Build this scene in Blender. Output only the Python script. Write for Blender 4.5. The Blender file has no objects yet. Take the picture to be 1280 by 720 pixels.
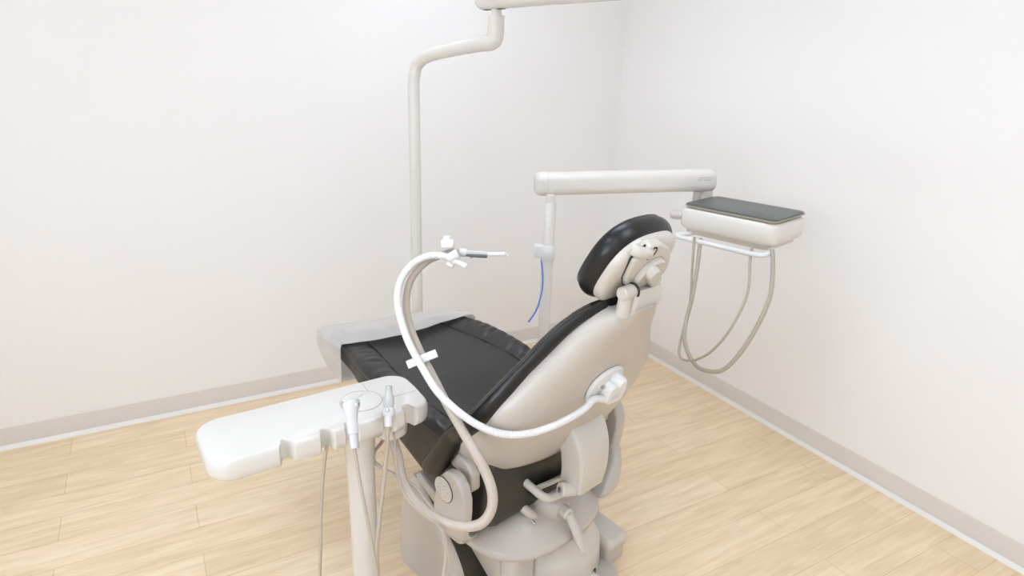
import bpy, bmesh, math, random
from mathutils import Vector, Matrix
random.seed(4)
SC = bpy.context.scene
COL = SC.collection
PI = math.pi
R = math.radians

# ------------------------------------------------------------------ materials
def lin(c):
    return tuple(((x / 255) / 12.92 if x / 255 <= 0.04045 else (((x / 255) + 0.055) / 1.055) ** 2.4) for x in c) + (1,)

def mat(name, rgb, rough=0.5, metal=0.0, spec=0.5, mottle=0.03, scale=6.0, bump=0.0, bscale=80.0, coat=0.0, stretch=(1, 1, 1)):
    m = bpy.data.materials.new(name); m.use_nodes = True
    nt = m.node_tree; b = nt.nodes['Principled BSDF']
    b.inputs['Roughness'].default_value = rough
    b.inputs['Metallic'].default_value = metal
    b.inputs['Specular IOR Level'].default_value = spec
    b.inputs['Coat Weight'].default_value = coat
    b.inputs['Coat Roughness'].default_value = 0.15
    tc = nt.nodes.new('ShaderNodeTexCoord'); mp = nt.nodes.new('ShaderNodeMapping')
    mp.inputs['Scale'].default_value = stretch
    nt.links.new(tc.outputs['Object'], mp.inputs['Vector'])
    n = nt.nodes.new('ShaderNodeTexNoise'); n.inputs['Scale'].default_value = scale; n.inputs['Detail'].default_value = 3
    nt.links.new(mp.outputs[0], n.inputs['Vector'])
    c = lin(rgb)
    r = nt.nodes.new('ShaderNodeMix'); r.data_type = 'RGBA'
    r.inputs[6].default_value = tuple(x * (1 - mottle) for x in c[:3]) + (1,)
    r.inputs[7].default_value = tuple(min(1, x * (1 + mottle)) for x in c[:3]) + (1,)
    nt.links.new(n.outputs['Fac'], r.inputs[0])
    nt.links.new(r.outputs[2], b.inputs['Base Color'])
    if bump > 0:
        n2 = nt.nodes.new('ShaderNodeTexNoise'); n2.inputs['Scale'].default_value = bscale; n2.inputs['Detail'].default_value = 4
        nt.links.new(mp.outputs[0], n2.inputs['Vector'])
        bp = nt.nodes.new('ShaderNodeBump'); bp.inputs['Strength'].default_value = bump; bp.inputs['Distance'].default_value = 0.004
        nt.links.new(n2.outputs['Fac'], bp.inputs['Height']); nt.links.new(bp.outputs[0], b.inputs['Normal'])
    return m

M = {}
M['wall'] = mat('painted wall', (234, 232, 231), 0.85, spec=0.2, mottle=0.006, scale=1.5, bump=0.03, bscale=180)
M['ceiling'] = mat('ceiling paint', (240, 239, 236), 0.9, spec=0.1, mottle=0.005)
M['vinyl'] = mat('cove base vinyl', (213, 206, 199), 0.55, spec=0.4, mottle=0.01)
M['vinyl_lip'] = mat('cove base toe', (228, 226, 222), 0.4, mottle=0.01)
M['cream'] = mat('cream moulded plastic', (189, 182, 174), 0.32, spec=0.5, mottle=0.012, scale=3, coat=0.15)
M['cream_pale'] = mat('pale cream plastic', (199, 194, 186), 0.3, spec=0.5, mottle=0.01, scale=3, coat=0.15)
M['white'] = mat('white enamel', (219, 215, 209), 0.25, spec=0.5, mottle=0.008, coat=0.25)
M['white_console'] = mat('console white', (212, 209, 204), 0.25, spec=0.5, mottle=0.008, coat=0.25)
M['white_plastic'] = mat('bright white plastic', (219, 219, 219), 0.35, spec=0.5, mottle=0.006)
M['leather'] = mat('black upholstery', (21, 20, 19), 0.33, spec=0.45, mottle=0.10, scale=5, bump=0.10, bscale=220)
M['leather_soft'] = mat('black gathered upholstery', (33, 31, 30), 0.40, spec=0.62, mottle=0.10, scale=5, bump=0.5, bscale=9, stretch=(0.35, 1.6, 1))
M['thread'] = mat('seam thread', (88, 84, 80), 0.6, mottle=0.05)
M['seam'] = mat('seam groove', (22, 21, 20), 0.6, mottle=0.05)
M['gap'] = mat('dark joint', (38, 36, 32), 0.7, mottle=0.05)
M['dark_under'] = mat('dark chassis metal and hollow shade', (62, 57, 50), 0.6, spec=0.3, mottle=0.12, scale=9)  # chassis metal tone, also used as painted shade for the lift arm hollow
M['grey_line'] = mat('grey joint line', (176, 170, 165), 0.6, mottle=0.02)
M['beige_hose'] = mat('taupe silicone hose', (186, 174, 162), 0.38, spec=0.5, mottle=0.02, scale=20)
M['beige_thin'] = mat('thin taupe tubing', (176, 162, 146), 0.42, mottle=0.03, scale=20)
M['olive_thin'] = mat('olive grey tubing', (168, 160, 142), 0.45, mottle=0.03, scale=20)
M['chrome'] = mat('polished chrome', (225, 225, 228), 0.08, metal=1.0, mottle=0.01)
M['steel'] = mat('brushed steel', (180, 178, 176), 0.3, metal=1.0, mottle=0.03, scale=40)
M['grey_grip'] = mat('dark grey grip rubber', (98, 98, 98), 0.5, mottle=0.04)
M['pale_grey'] = mat('pale grey plastic', (188, 191, 190), 0.35, mottle=0.02)
M['lilac_white'] = mat('cool white plastic', (208, 209, 216), 0.25, mottle=0.01, coat=0.3)
M['knob_grey'] = mat('warm grey knob', (200, 190, 186), 0.45, mottle=0.02)
M['tray_dark'] = mat('dark grey tray', (92, 96, 94), 0.4, mottle=0.03)
M['tray_under'] = mat('olive tray underside', (182, 176, 158), 0.4, mottle=0.03)
M['blue'] = mat('blue air tube', (44, 92, 190), 0.35, mottle=0.03)
M['print'] = mat('grey ink', (186, 186, 184), 0.5, mottle=0.02)
M['outlet_print'] = mat('faint grey ink', (205, 203, 210), 0.5, mottle=0.02)

def film_mat():
    m = bpy.data.materials.new('clear barrier film'); m.use_nodes = True
    nt = m.node_tree; nt.nodes.clear()
    out = nt.nodes.new('ShaderNodeOutputMaterial'); mx = nt.nodes.new('ShaderNodeMixShader')
    tr = nt.nodes.new('ShaderNodeBsdfTransparent'); pr = nt.nodes.new('ShaderNodeBsdfPrincipled')
    pr.inputs['Base Color'].default_value = lin((212, 207, 203)); pr.inputs['Roughness'].default_value = 0.35
    tc = nt.nodes.new('ShaderNodeTexCoord'); mp = nt.nodes.new('ShaderNodeMapping'); mp.inputs['Scale'].default_value = (1.2, 0.5, 1)
    n = nt.nodes.new('ShaderNodeTexNoise'); n.inputs['Scale'].default_value = 9; n.inputs['Detail'].default_value = 4
    mr = nt.nodes.new('ShaderNodeMapRange'); mr.inputs[3].default_value = 0.60; mr.inputs[4].default_value = 0.80
    bp = nt.nodes.new('ShaderNodeBump'); bp.inputs['Strength'].default_value = 1.0; bp.inputs['Distance'].default_value = 0.02
    L = nt.links.new
    L(tc.outputs['Object'], mp.inputs[0]); L(mp.outputs[0], n.inputs['Vector'])
    L(n.outputs['Fac'], mr.inputs[0]); L(n.outputs['Fac'], bp.inputs['Height']); L(bp.outputs[0], pr.inputs['Normal'])
    L(mr.outputs[0], mx.inputs[0]); L(tr.outputs[0], mx.inputs[1]); L(pr.outputs[0], mx.inputs[2]); L(mx.outputs[0], out.inputs[0])
    return m
M['film'] = film_mat()

def floor_mat():
    m = bpy.data.materials.new('light oak planks'); m.use_nodes = True
    nt = m.node_tree; b = nt.nodes['Principled BSDF']; L = nt.links.new
    b.inputs['Roughness'].default_value = 0.42; b.inputs['Specular IOR Level'].default_value = 0.35
    tc = nt.nodes.new('ShaderNodeTexCoord')
    br = nt.nodes.new('ShaderNodeTexBrick'); br.offset = 0.37; br.offset_frequency = 2
    for k, v in (('Scale', 1.0), ('Mortar Size', 0.0012), ('Mortar Smooth', 0.2), ('Bias', 0.0), ('Brick Width', 1.22), ('Row Height', 0.152)):
        br.inputs[k].default_value = v
    br.inputs['Color1'].default_value = lin((239, 220, 192)); br.inputs['Color2'].default_value = lin((232, 211, 180)); br.inputs['Mortar'].default_value = lin((208, 183, 148))
    L(tc.outputs['Object'], br.inputs['Vector'])
    def grain(sx, sy, scale, detail):
        mp = nt.nodes.new('ShaderNodeMapping'); mp.inputs['Scale'].default_value = (sx, sy, 1)
        L(tc.outputs['Object'], mp.inputs[0])
        n = nt.nodes.new('ShaderNodeTexNoise'); n.inputs['Scale'].default_value = scale; n.inputs['Detail'].default_value = detail
        n.inputs['Distortion'].default_value = 0.6
        L(mp.outputs[0], n.inputs['Vector'])
        return n
    g1 = grain(0.9, 9, 4.0, 5); g2 = grain(2.5, 60, 3.0, 3)
    def mul(col, fac_node, lo, hi, f0=0.3, f1=0.7):
        mr = nt.nodes.new('ShaderNodeMapRange'); mr.inputs[1].default_value = f0; mr.inputs[2].default_value = f1
        L(fac_node.outputs['Fac'], mr.inputs[0])
        a = nt.nodes.new('ShaderNodeMix'); a.data_type = 'RGBA'; a.inputs[6].default_value = lo; a.inputs[7].default_value = hi
        L(mr.outputs[0], a.inputs[0])
        x = nt.nodes.new('ShaderNodeMix'); x.data_type = 'RGBA'; x.blend_type = 'MULTIPLY'; x.inputs[0].default_value = 1
        L(col, x.inputs[6]); L(a.outputs[2], x.inputs[7])
        return x.outputs[2]
    c = mul(br.outputs['Color'], g1, (0.87, 0.82, 0.75, 1), (1.02, 1.02, 1.02, 1))
    c = mul(c, g2, (0.94, 0.92, 0.88, 1), (1.03, 1.03, 1.03, 1))
    L(c, b.inputs['Base Color'])
    bp = nt.nodes.new('ShaderNodeBump'); bp.inputs['Strength'].default_value = 0.05; bp.inputs['Distance'].default_value = 0.002
    L(g2.outputs['Fac'], bp.inputs['Height']); L(bp.outputs[0], b.inputs['Normal'])
    return m
M['floor'] = floor_mat()

def glow_mat(name, rgb, strength):
    m = bpy.data.materials.new(name); m.use_nodes = True
    nt = m.node_tree; b = nt.nodes['Principled BSDF']
    b.inputs['Base Color'].default_value = (0.9, 0.9, 0.9, 1)
    b.inputs['Emission Color'].default_value = lin(rgb); b.inputs['Emission Strength'].default_value = strength
    return m
M['lamp'] = glow_mat('lit ceiling diffuser', (220, 236, 255), 6.3)
M['daylight'] = glow_mat('bright daylight window', (224, 238, 255), 6.8)

# ------------------------------------------------------------------ mesh helpers
class Mesh:
    def __init__(self):
        self.v = []; self.f = []
    def add(self, vs, fs):
        o = len(self.v); self.v += [Vector(p) for p in vs]; self.f += [tuple(i + o for i in q) for q in fs]
        return self

def loft(rings, caps=True, closed=True):
    n = len(rings[0]); vs = [p for r in rings for p in r]; fs = []
    for i in range(len(rings) - 1):
        for j in range(n if closed else n - 1):
            k = (j + 1) % n
            fs.append((i * n + j, i * n + k, (i + 1) * n + k, (i + 1) * n + j))
    if caps:
        fs.append(tuple(range(n - 1, -1, -1))); b = (len(rings) - 1) * n
        fs.append(tuple(range(b, b + n)))
    return Mesh().add(vs, fs)

def cat(pts, sub=6):
    P = [Vector(p) for p in pts]; out = []
    for i in range(len(P) - 1):
        a = P[i - 1] if i else P[i] * 2 - P[i + 1]
        b, c = P[i], P[i + 1]
        d = P[i + 2] if i + 2 < len(P) else P[i + 1] * 2 - P[i]
        for k in range(sub):
            t = k / sub
            out.append(0.5 * ((2 * b) + (c - a) * t + (2 * a - 5 * b + 4 * c - d) * t * t + (3 * b - a - 3 * c + d) * t ** 3))
    out.append(P[-1]); return out

def catn(rows, sub=4):
    """Catmull-Rom through rows of plain numbers of any width."""
    w = len(rows[0]); out = []
    for i in range(len(rows) - 1):
        a = rows[i - 1] if i else [2 * x - y for x, y in zip(rows[i], rows[i + 1])]
        b, c = rows[i], rows[i + 1]
        d = rows[i + 2] if i + 2 < len(rows) else [2 * x - y for x, y in zip(rows[i + 1], rows[i])]
        for k in range(sub):
            t = k / sub
            out.append([0.5 * (2 * b[j] + (c[j] - a[j]) * t + (2 * a[j] - 5 * b[j] + 4 * c[j] - d[j]) * t * t + (3 * b[j] - a[j] - 3 * c[j] + d[j]) * t ** 3) for j in range(w)])
    out.append(list(rows[-1])); return out

def tube(pts, r, n=12, smooth=6, sec=None, caps=True):
    """r: number or function of 0..1; sec: optional list of (x, y) unit section."""
    P = cat(pts, smooth) if smooth else [Vector(p) for p in pts]
    rings = []; up = None
    L = [0]
    for i in range(1, len(P)): L.append(L[-1] + (P[i] - P[i - 1]).length)
    for i, p in enumerate(P):
        t = (P[min(i + 1, len(P) - 1)] - P[max(i - 1, 0)]).normalized()
        if up is None:
            up = Vector((0, 0, 1)) if abs(t.z) < 0.9 else Vector((1, 0, 0))
        up = (up - t * up.dot(t)).normalized(); side = t.cross(up)
        rr = r(L[i] / L[-1]) if callable(r) else r
        s = sec or [(math.cos(2 * PI * k / n), math.sin(2 * PI * k / n)) for k in range(n)]
        rings.append([p + side * (x * rr) + up * (y * rr) for x, y in s])
    return loft(rings, caps)

def lathe(p0, p1, prof, n=20):
    p0, p1 = Vector(p0), Vector(p1); t = (p1 - p0); ln = t.length; t.normalize()
    up = Vector((0, 0, 1)) if abs(t.z) < 0.9 else Vector((1, 0, 0))
    up = (up - t * up.dot(t)).normalized(); s = t.cross(up)
    rings = [[p0 + t * (a * ln) + (s * math.cos(2 * PI * k / n) + up * math.sin(2 * PI * k / n)) * max(r, 1e-5) for k in range(n)] for a, r in prof]
    return loft(rings)

def rod(p0, p1, r, n=20, bev=0.15):
    ln = (Vector(p1) - Vector(p0)).length; b = min(r * bev, ln * .2) / ln
    return lathe(p0, p1, [(0, r * (1 - bev)), (b, r), (1 - b, r), (1, r * (1 - bev))], n)

def ball(c, r, n=16):
    c = Vector(c); return lathe(c - Vector((0, 0, r)), c + Vector((0, 0, r)), [(0.5 - 0.5 * math.cos(PI * i / 10), r * math.sin(PI * i / 10)) for i in range(11)], n)

def box(c, s, ax=None):
    """ax: three axes as columns."""
    c = Vector(c); ax = ax or (Vector((1, 0, 0)), Vector((0, 1, 0)), Vector((0, 0, 1)))
    vs = [c + ax[0] * (x * s[0] / 2) + ax[1] * (y * s[1] / 2) + ax[2] * (z * s[2] / 2) for x in (-1, 1) for y in (-1, 1) for z in (-1, 1)]
    return Mesh().add(vs, [(0, 1, 3, 2), (4, 6, 7, 5), (0, 4, 5, 1), (2, 3, 7, 6), (0, 2, 6, 4), (1, 5, 7, 3)])

def prism(poly, a, b, axis='x'):
    """polygon extruded between a and b along an axis; polygon gives the two other coordinates."""
    def pt(q, t):
        return {'x': (t, q[0], q[1]), 'y': (q[0], t, q[1]), 'z': (q[0], q[1], t)}[axis]
    return loft([[pt(q, a) for q in poly], [pt(q, b) for q in poly]])

def arc(cx, cy, r, a0, a1, n=8, ry=None):
    return [(cx + r * math.cos(R(a0 + (a1 - a0) * i / n)), cy + (ry or r) * math.sin(R(a0 + (a1 - a0) * i / n))) for i in range(n + 1)]

def rrect(hx, hy, r, n=5, cx=0, cy=0):
    o = []
    for sx, sy, a in ((1, 1, 0), (-1, 1, 90), (-1, -1, 180), (1, -1, 270)):
        o += arc(cx + sx * (hx - r), cy + sy * (hy - r), r, a, a + 90, n)
    return o

def obj(name, me, m, parent=None, bevel=0, seg=3, sub=0, remesh=0, angle=38, smooth_iter=0):
    if isinstance(me, list):
        a = Mesh()
        for x in me: a.add(x.v, x.f)
        me = a
    bm = bmesh.new(); vs = [bm.verts.new(p) for p in me.v]
    for f in me.f:
        try: bm.faces.new([vs[i] for i in f])
        except ValueError: pass
    bmesh.ops.remove_doubles(bm, verts=bm.verts, dist=1e-6)
    bmesh.ops.recalc_face_normals(bm, faces=bm.faces)
    if bevel:
        ed = [e for e in bm.edges if len(e.link_faces) == 2 and e.calc_face_angle(0) > R(30)]
        bmesh.ops.bevel(bm, geom=ed, offset=bevel, segments=seg, profile=0.5, affect='EDGES', clamp_overlap=True)
    for f in bm.faces: f.smooth = True
    for e in bm.edges:
        e.smooth = not (len(e.link_faces) == 2 and e.calc_face_angle(0) > R(angle))
    d = bpy.data.meshes.new(name); bm.to_mesh(d); bm.free()
    d.materials.append(m)
    o = bpy.data.objects.new(name, d); COL.objects.link(o)
    if remesh:
        x = o.modifiers.new('remesh', 'REMESH'); x.mode = 'VOXEL'; x.voxel_size = remesh; x.use_smooth_shade = True
        x = o.modifiers.new('relax', 'SMOOTH'); x.iterations = smooth_iter or 6; x.factor = 0.5
    if sub:
        x = o.modifiers.new('subdivision', 'SUBSURF'); x.levels = sub; x.render_levels = sub
    if parent:
        o.parent = parent
        if not parent.get('local_build'):
            root = parent
            while root.parent: root = root.parent
            o.matrix_parent_inverse = Matrix.Identity(4)
            if root is parent and parent.type == 'EMPTY':
                o.matrix_parent_inverse = Matrix.Translation(-Vector(parent.location))
    return o

def thing(name, label, cat_, loc=(0, 0, 0), rz=None, group=None):
    o = bpy.data.objects.new(name, None); COL.objects.link(o)
    o.location = loc; o['label'] = label; o['category'] = cat_; o.empty_display_size = 0.05
    if group: o['group'] = group
    if rz is not None:
        o.rotation_euler = (0, 0, rz); LOCAL.add(o.name)
    return o
LOCAL = set()

def part(name, me, m, parent, **k):
    """a part (or sub-part) whose mesh is given in the thing's own axes when the thing is turned, else in room axes."""
    o = obj(name, me, m, None, **k)
    o.parent = parent
    root = parent
    while root.parent: root = root.parent
    if parent is root and root.type == 'EMPTY' and root.name not in LOCAL:
        o.matrix_parent_inverse = Matrix.Translation(-Vector(root.location))
    return o

def tag(o, label, cat_, group=None):
    o['label'] = label; o['category'] = cat_
    if group: o['group'] = group
    return o

def struct(name, me, m, **k):
    o = obj(name, me, m, None, **k); o['kind'] = 'structure'; return o

# ------------------------------------------------------------------ the room
X0, X1, Y0, Y1, ZC = -1.75, 2.592, -1.45, 3.230, 2.70
T = 0.10
struct('floor', box(((X0 + X1) / 2, (Y0 + Y1) / 2, -T / 2), (X1 - X0 + 2 * T, Y1 - Y0 + 2 * T, T)), M['floor'])
struct('ceiling', box(((X0 + X1) / 2, (Y0 + Y1) / 2, ZC + T / 2), (X1 - X0 + 2 * T, Y1 - Y0 + 2 * T, T)), M['ceiling'])
struct('wall_back', box(((X0 + X1) / 2, Y1 + T / 2, ZC / 2), (X1 - X0 + 2 * T, T, ZC)), M['wall'])
struct('wall_right', box((X1 + T / 2, (Y0 + Y1) / 2, ZC / 2), (T, Y1 - Y0, ZC)), M['wall'])
struct('wall_left', box((X0 - T / 2, (Y0 + Y1) / 2, ZC / 2), (T, Y1 - Y0, ZC)), M['wall'])
struct('wall_front', box(((X0 + X1) / 2, Y0 - T / 2, ZC / 2), (X1 - X0 + 2 * T, T, ZC)), M['wall'])
bh = 0.0975
cove = [(0, 0), (0.014, 0), (0.0135, 0.004), (0.008, 0.012), (0.0045, 0.024), (0.004, bh - 0.002), (0.003, bh), (0, bh)]
b1 = struct('baseboard_back', prism([(Y1 - a, z) for a, z in cove], X0, X1 - 0.014, 'x'), M['vinyl'])
b2 = struct('baseboard_right', prism([(X1 - a, z) for a, z in cove], Y0, Y1, 'y'), M['vinyl'])
lipp = [(0.0138, 0), (0.024, 0), (0.022, 0.006), (0.0125, 0.017), (0.0095, 0.017)]
struct('trim_1', prism([(Y1 - a, z) for a, z in lipp], X0, X1 - 0.024, 'x'), M['vinyl_lip'])
struct('trim_2', prism([(X1 - a, z) for a, z in lipp], Y0, Y1, 'y'), M['vinyl_lip'])
# bright window behind the camera, on the left wall
w = struct('window_1', box((X0 + 0.012, 0.2, 1.55), (0.012, 1.5, 1.2)), M['daylight'])
fr = [box((X0 + 0.02, 0.2, z), (0.04, 1.62, 0.06)) for z in (0.92, 2.18)] + [box((X0 + 0.02, y, 1.55), (0.038, 0.06, 1.2)) for y in (-0.58, 0.2, 0.98)]
wf = struct('window_frame', fr, M['white'])
wf.parent = w
# lay-in ceiling lamps
lamp_txt = {0: 'flat lit ceiling panel over the chair foot by the back wall', 1: 'flat lit ceiling panel over the chair head', 2: 'flat lit ceiling panel nearest the window wall', 3: 'flat lit ceiling panel over the room entrance side'}
for i, (x, y) in enumerate(((1.25, 2.1), (1.25, 0.3), (-0.55, 1.5), (-0.55, -0.4))):
    t = thing('ceiling_lamp', lamp_txt[i], 'ceiling light', (x, y, ZC), None, 'ceiling panels')
    part('lamp_frame', [box((x + sx * 0.305, y, ZC - 0.0075), (0.02, 1.23, 0.015)) for sx in (-1, 1)] + [box((x, y + sy * 0.605, ZC - 0.0075), (0.59, 0.02, 0.015)) for sy in (-1, 1)], M['white'], t)
    part('diffuser', box((x, y, ZC - 0.005), (0.59, 1.19, 0.008)), M['lamp'], t)

# ------------------------------------------------------------------ dental chair (axes: x across, y towards the foot, z up)
CHAIR_O = (1.0413, 1.3418, 0.0); CHAIR_A = R(14)
chair = thing('dental_chair', 'black upholstered reclining dental chair with cream shell standing mid room', 'dental chair', CHAIR_O, CHAIR_A)

def superring(hw, zt, zb, rt, rb, dip, n=10):
    """rounded box section in (x, z), counter-clockwise from the bottom right, top dished by dip."""
    o = []
    o += arc(hw - rb, zb + rb, rb, -90, 0, 6)
    o += arc(hw - rt, zt - rt, rt, 0, 90, 6)
    for i in range(1, n):
        x = (hw - rt) * (1 - 2 * i / n)
        o.append((x, zt - dip * (1 - (x / (hw - rt)) ** 2) ** 0.6))
    o += arc(-hw + rt, zt - rt, rt, 90, 180, 6)
    o += arc(-hw + rb, zb + rb, rb, 180, 270, 6)
    return o

# seat and leg rest in one cushion
seat_rows = [  # y, half width, top, bottom
    (0.115, 0.245, 0.575, 0.375), (0.125, 0.270, 0.595, 0.350), (0.16, 0.285, 0.603, 0.337), (0.22, 0.292, 0.604, 0.338), (0.30, 0.299, 0.607, 0.362), (0.40, 0.305, 0.622, 0.410),
    (0.52, 0.312, 0.645, 0.468), (0.62, 0.315, 0.657, 0.510), (0.72, 0.312, 0.666, 0.550), (0.80, 0.300, 0.672, 0.575), (0.86, 0.288, 0.676, 0.590), (0.98, 0.272, 0.680, 0.604), (1.06, 0.256, 0.676, 0.610),
    (1.105, 0.230, 0.668, 0.618), (1.125, 0.195, 0.658, 0.630)]
rows = catn(seat_rows, 18)
def toe_skew(x, y):
    return y - 0.2 * (x + 0.27) * max(0.0, min(1.0, (y - 0.90) / 0.2)) - 0.55 * max(0.0, x - 0.11) * max(0.0, min(1.0, (y - 0.92) / 0.2))
def seat_top(y, x, lift=0.0):
    for a, b in zip(rows, rows[1:]):
        if a[0] <= y <= b[0]:
            k = (y - a[0]) / max(b[0] - a[0], 1e-6)
            hw = a[1] + (b[1] - a[1]) * k; zt = a[2] + (b[2] - a[2]) * k
            rt = 0.022
            q = min(abs(x) / (hw - rt), 1)
            return zt - 0.022 * (1 - q * q) ** 0.6 + lift
    return rows[-1][2]
def seam_x(y):
    K = ((0.0, 0.20), (0.35, 0.212), (0.45, 0.223), (0.55, 0.223), (0.70, 0.206), (0.85, 0.178), (0.95, 0.165), (1.2, 0.15))
    for (a, b), (c, d) in zip(K, K[1:]):
        if a <= y <= c: return b + (d - b) * (y - a) / (c - a)
FOLDS_R = ((0.42, 1.0), (0.475, 0.8), (0.515, 1.0), (0.575, 0.5), (0.635, 0.6), (0.70, 1.0), (0.735, 0.4), (0.775, 0.9), (0.83, 0.7))
FOLDS_L = ((0.45, 0.6), (0.54, 0.4), (0.63, 0.6), (0.70, 0.4), (0.76, 1.0), (0.80, 0.4), (0.845, 0.6))
rings = []
for y, hw, zt, zb in rows:
    th = zt - zb
    rr = superring(hw, zt, zb, min(0.022, th * .4), min(0.05, th * .42), 0.022, 34)
    ring = []
    q0 = seam_x(y) / hw
    for x, z in rr:
        q = abs(x) / hw
        if z > zt - 0.03 and q0 < q < 0.99:       # gathered leather on the side bolsters
            e = math.sin((q - q0) / (0.99 - q0) * PI) ** 0.7
            amp = 0.020 if y < 0.78 else max(0.006, 0.020 - 0.014 * (y - 0.78) / 0.09)
            amp *= min(1.0, max(0.25, (y - 0.2) / 0.15))
            fold = sum(math.exp(-((y - g - 0.05 * (q - 0.85)) / 0.0085) ** 2) * d for g, d in (FOLDS_R if x > 0 else FOLDS_L))
            z += e * amp * (1 - 0.30 * fold * (0.4 + 0.6 * e)) + e * 0.0012 * math.sin(y * 140 + q * 9)
        ring.append((x, toe_skew(x, y), z))
    rings.append(ring)
seat = part('seat_cushion', loft(rings), M['leather_soft'], chair, angle=60)
for sx, nm in ((-1, 'l'), (1, 'r')):
    for dz in (0.004, -0.004):
        pts = []
        for r_ in rows[6:-9:6]:
            rt = 0.022; ang = R(38) + dz / 0.022
            xx = sx * (r_[1] - rt + (rt + 0.0006) * math.cos(ang))
            pts.append((xx, toe_skew(xx, r_[0]), r_[2] - rt + (rt + 0.0006) * math.sin(ang)))
        part('piping', tube(pts, 0.0014, 6, 3), M['thread'], seat)
    # seam between the smooth panel and the bolster
    pts = [(sx * seam_x(y), toe_skew(sx * seam_x(y), y), seat_top(y, seam_x(y), 0.0022)) for y in (0.33, 0.39, 0.45, 0.50, 0.55, 0.62, 0.70, 0.78, 0.85, 0.92, 1.0)]
    part('panel_seam', tube(pts, 0.0027, 6, 4), M['seam'], seat)
pts = [(x, 0.335 + 0.02 * (1 - (x / 0.28) ** 2), seat_top(0.345, x, 0.003)) for x in (-0.27, -0.22, -0.15, -0.07, 0, 0.07, 0.15, 0.22, 0.27)]
part('cross_seam', tube(pts, 0.0034, 6, 4), M['seam'], seat)
for dz in (0.0, -0.008):   # double stitch round the rear of the seat
    pts = [(-0.286, 0.2, 0.585 + dz), (-0.279, 0.14, 0.583 + dz), (-0.262, 0.1195, 0.580 + dz), (-0.2, 0.1165, 0.581 + dz), (0, 0.1165, 0.581 + dz), (0.2, 0.1165, 0.581 + dz), (0.262, 0.1195, 0.580 + dz)]
    part('rear_stitching', tube(pts, 0.0012, 6, 4), M['thread'], seat)
part('seat_pan', loft([[(x, y, z) for x, z in rrect(0.20, 0.02, 0.015, 4, 0, 0.318)] for y in (0.16, 0.40)]), M['dark_under'], chair, bevel=0.004)

# back rest: front edge line (y, z, half width) from the wing tip to the top
EDGE = [(0.285, 0.628, 0.328), (0.250, 0.664, 0.341), (0.205, 0.712, 0.353), (0.155, 0.758, 0.361), (0.106, 0.812, 0.360), (0.073, 0.862, 0.342), (0.045, 0.914, 0.305), (0.019, 0.967, 0.262), (-0.002, 1.012, 0.226), (-0.023, 1.052, 0.190), (-0.044, 1.083, 0.156), (-0.062, 1.104, 0.128), (-0.084, 1.120, 0.096), (-0.103, 1.127, 0.070)]
edge = catn(EDGE, 4)
def edge_frame(i, E_):
    a, b = E_[max(i - 1, 0)], E_[min(i + 1, len(E_) - 1)]
    t = Vector((0, b[0] - a[0], b[1] - a[1])).normalized()
    return t, Vector((0, -t.z, t.y)) * -1 if False else Vector((0, -t.z, t.y))
rings = []
for i, (y, z, hw) in enumerate(edge):
    t, nn = edge_frame(i, edge)             # t up the back, nn towards the rear underside
    if nn.y > 0: nn = -nn
    th = 0.062 if z < 0.80 else max(0.042, 0.062 - 0.020 * (z - 0.80) / 0.14)
    ring = []
    for x, q in rrect(hw, th / 2, min(0.026, th * 0.45), 6):
        e = abs(x) / hw
        f = 0.020 * (1 - e ** 2)            # middle of the front set back a little
        off = q + th / 2 + (f if q < 0 else 0.0)
        ring.append(Vector((x, y, z)) + nn * off)
    rings.append(ring)
cushion = [loft(rings)]
for sx in (-1, 1):   # lower wings that lap outside the seat
    W = [(0.364, 0.494, 0.332, 0.004, 0.010), (0.358, 0.502, 0.331, 0.013, 0.026), (0.345, 0.524, 0.330, 0.018, 0.036), (0.315, 0.570, 0.330, 0.020, 0.040), (0.28, 0.625, 0.328, 0.022, 0.040), (0.235, 0.685, 0.322, 0.026, 0.036), (0.18, 0.75, 0.31, 0.026, 0.032)]
    wr = catn(W, 4); rs = []
    for i, (y, z, x0, rx, rn) in enumerate(wr):
        t, nn = edge_frame(i, wr)
        if nn.y > 0: nn = -nn
        c = Vector((sx * x0, y, z)) + nn * rn
        rs.append([c + Vector((1, 0, 0)) * (rx * math.cos(2 * PI * k / 16)) + nn * (rn * math.sin(2 * PI * k / 16)) for k in range(16)])
    cushion.append(loft(rs))
back = part('back_cushion', cushion, M['leather'], chair, remesh=0.008, smooth_iter=5)
for sx in (-1, 1):     # stitched edge line along the wing
    for dq in (0.012, 0.017):
        pts = []
        for i, (y, z, hw) in enumerate(edge[4:-4:3]):
            k = edge.index(edge[4:-4:3][i]); t, nn = edge_frame(k, edge)
            if nn.y > 0: nn = -nn
            pts.append(Vector((sx * (hw + 0.0006 - (0.003 if dq < .015 else 0.001)), y, z)) + nn * dq)
        part('stitching', tube(pts, 0.0012, 6, 4), M['thread'], back)

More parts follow.
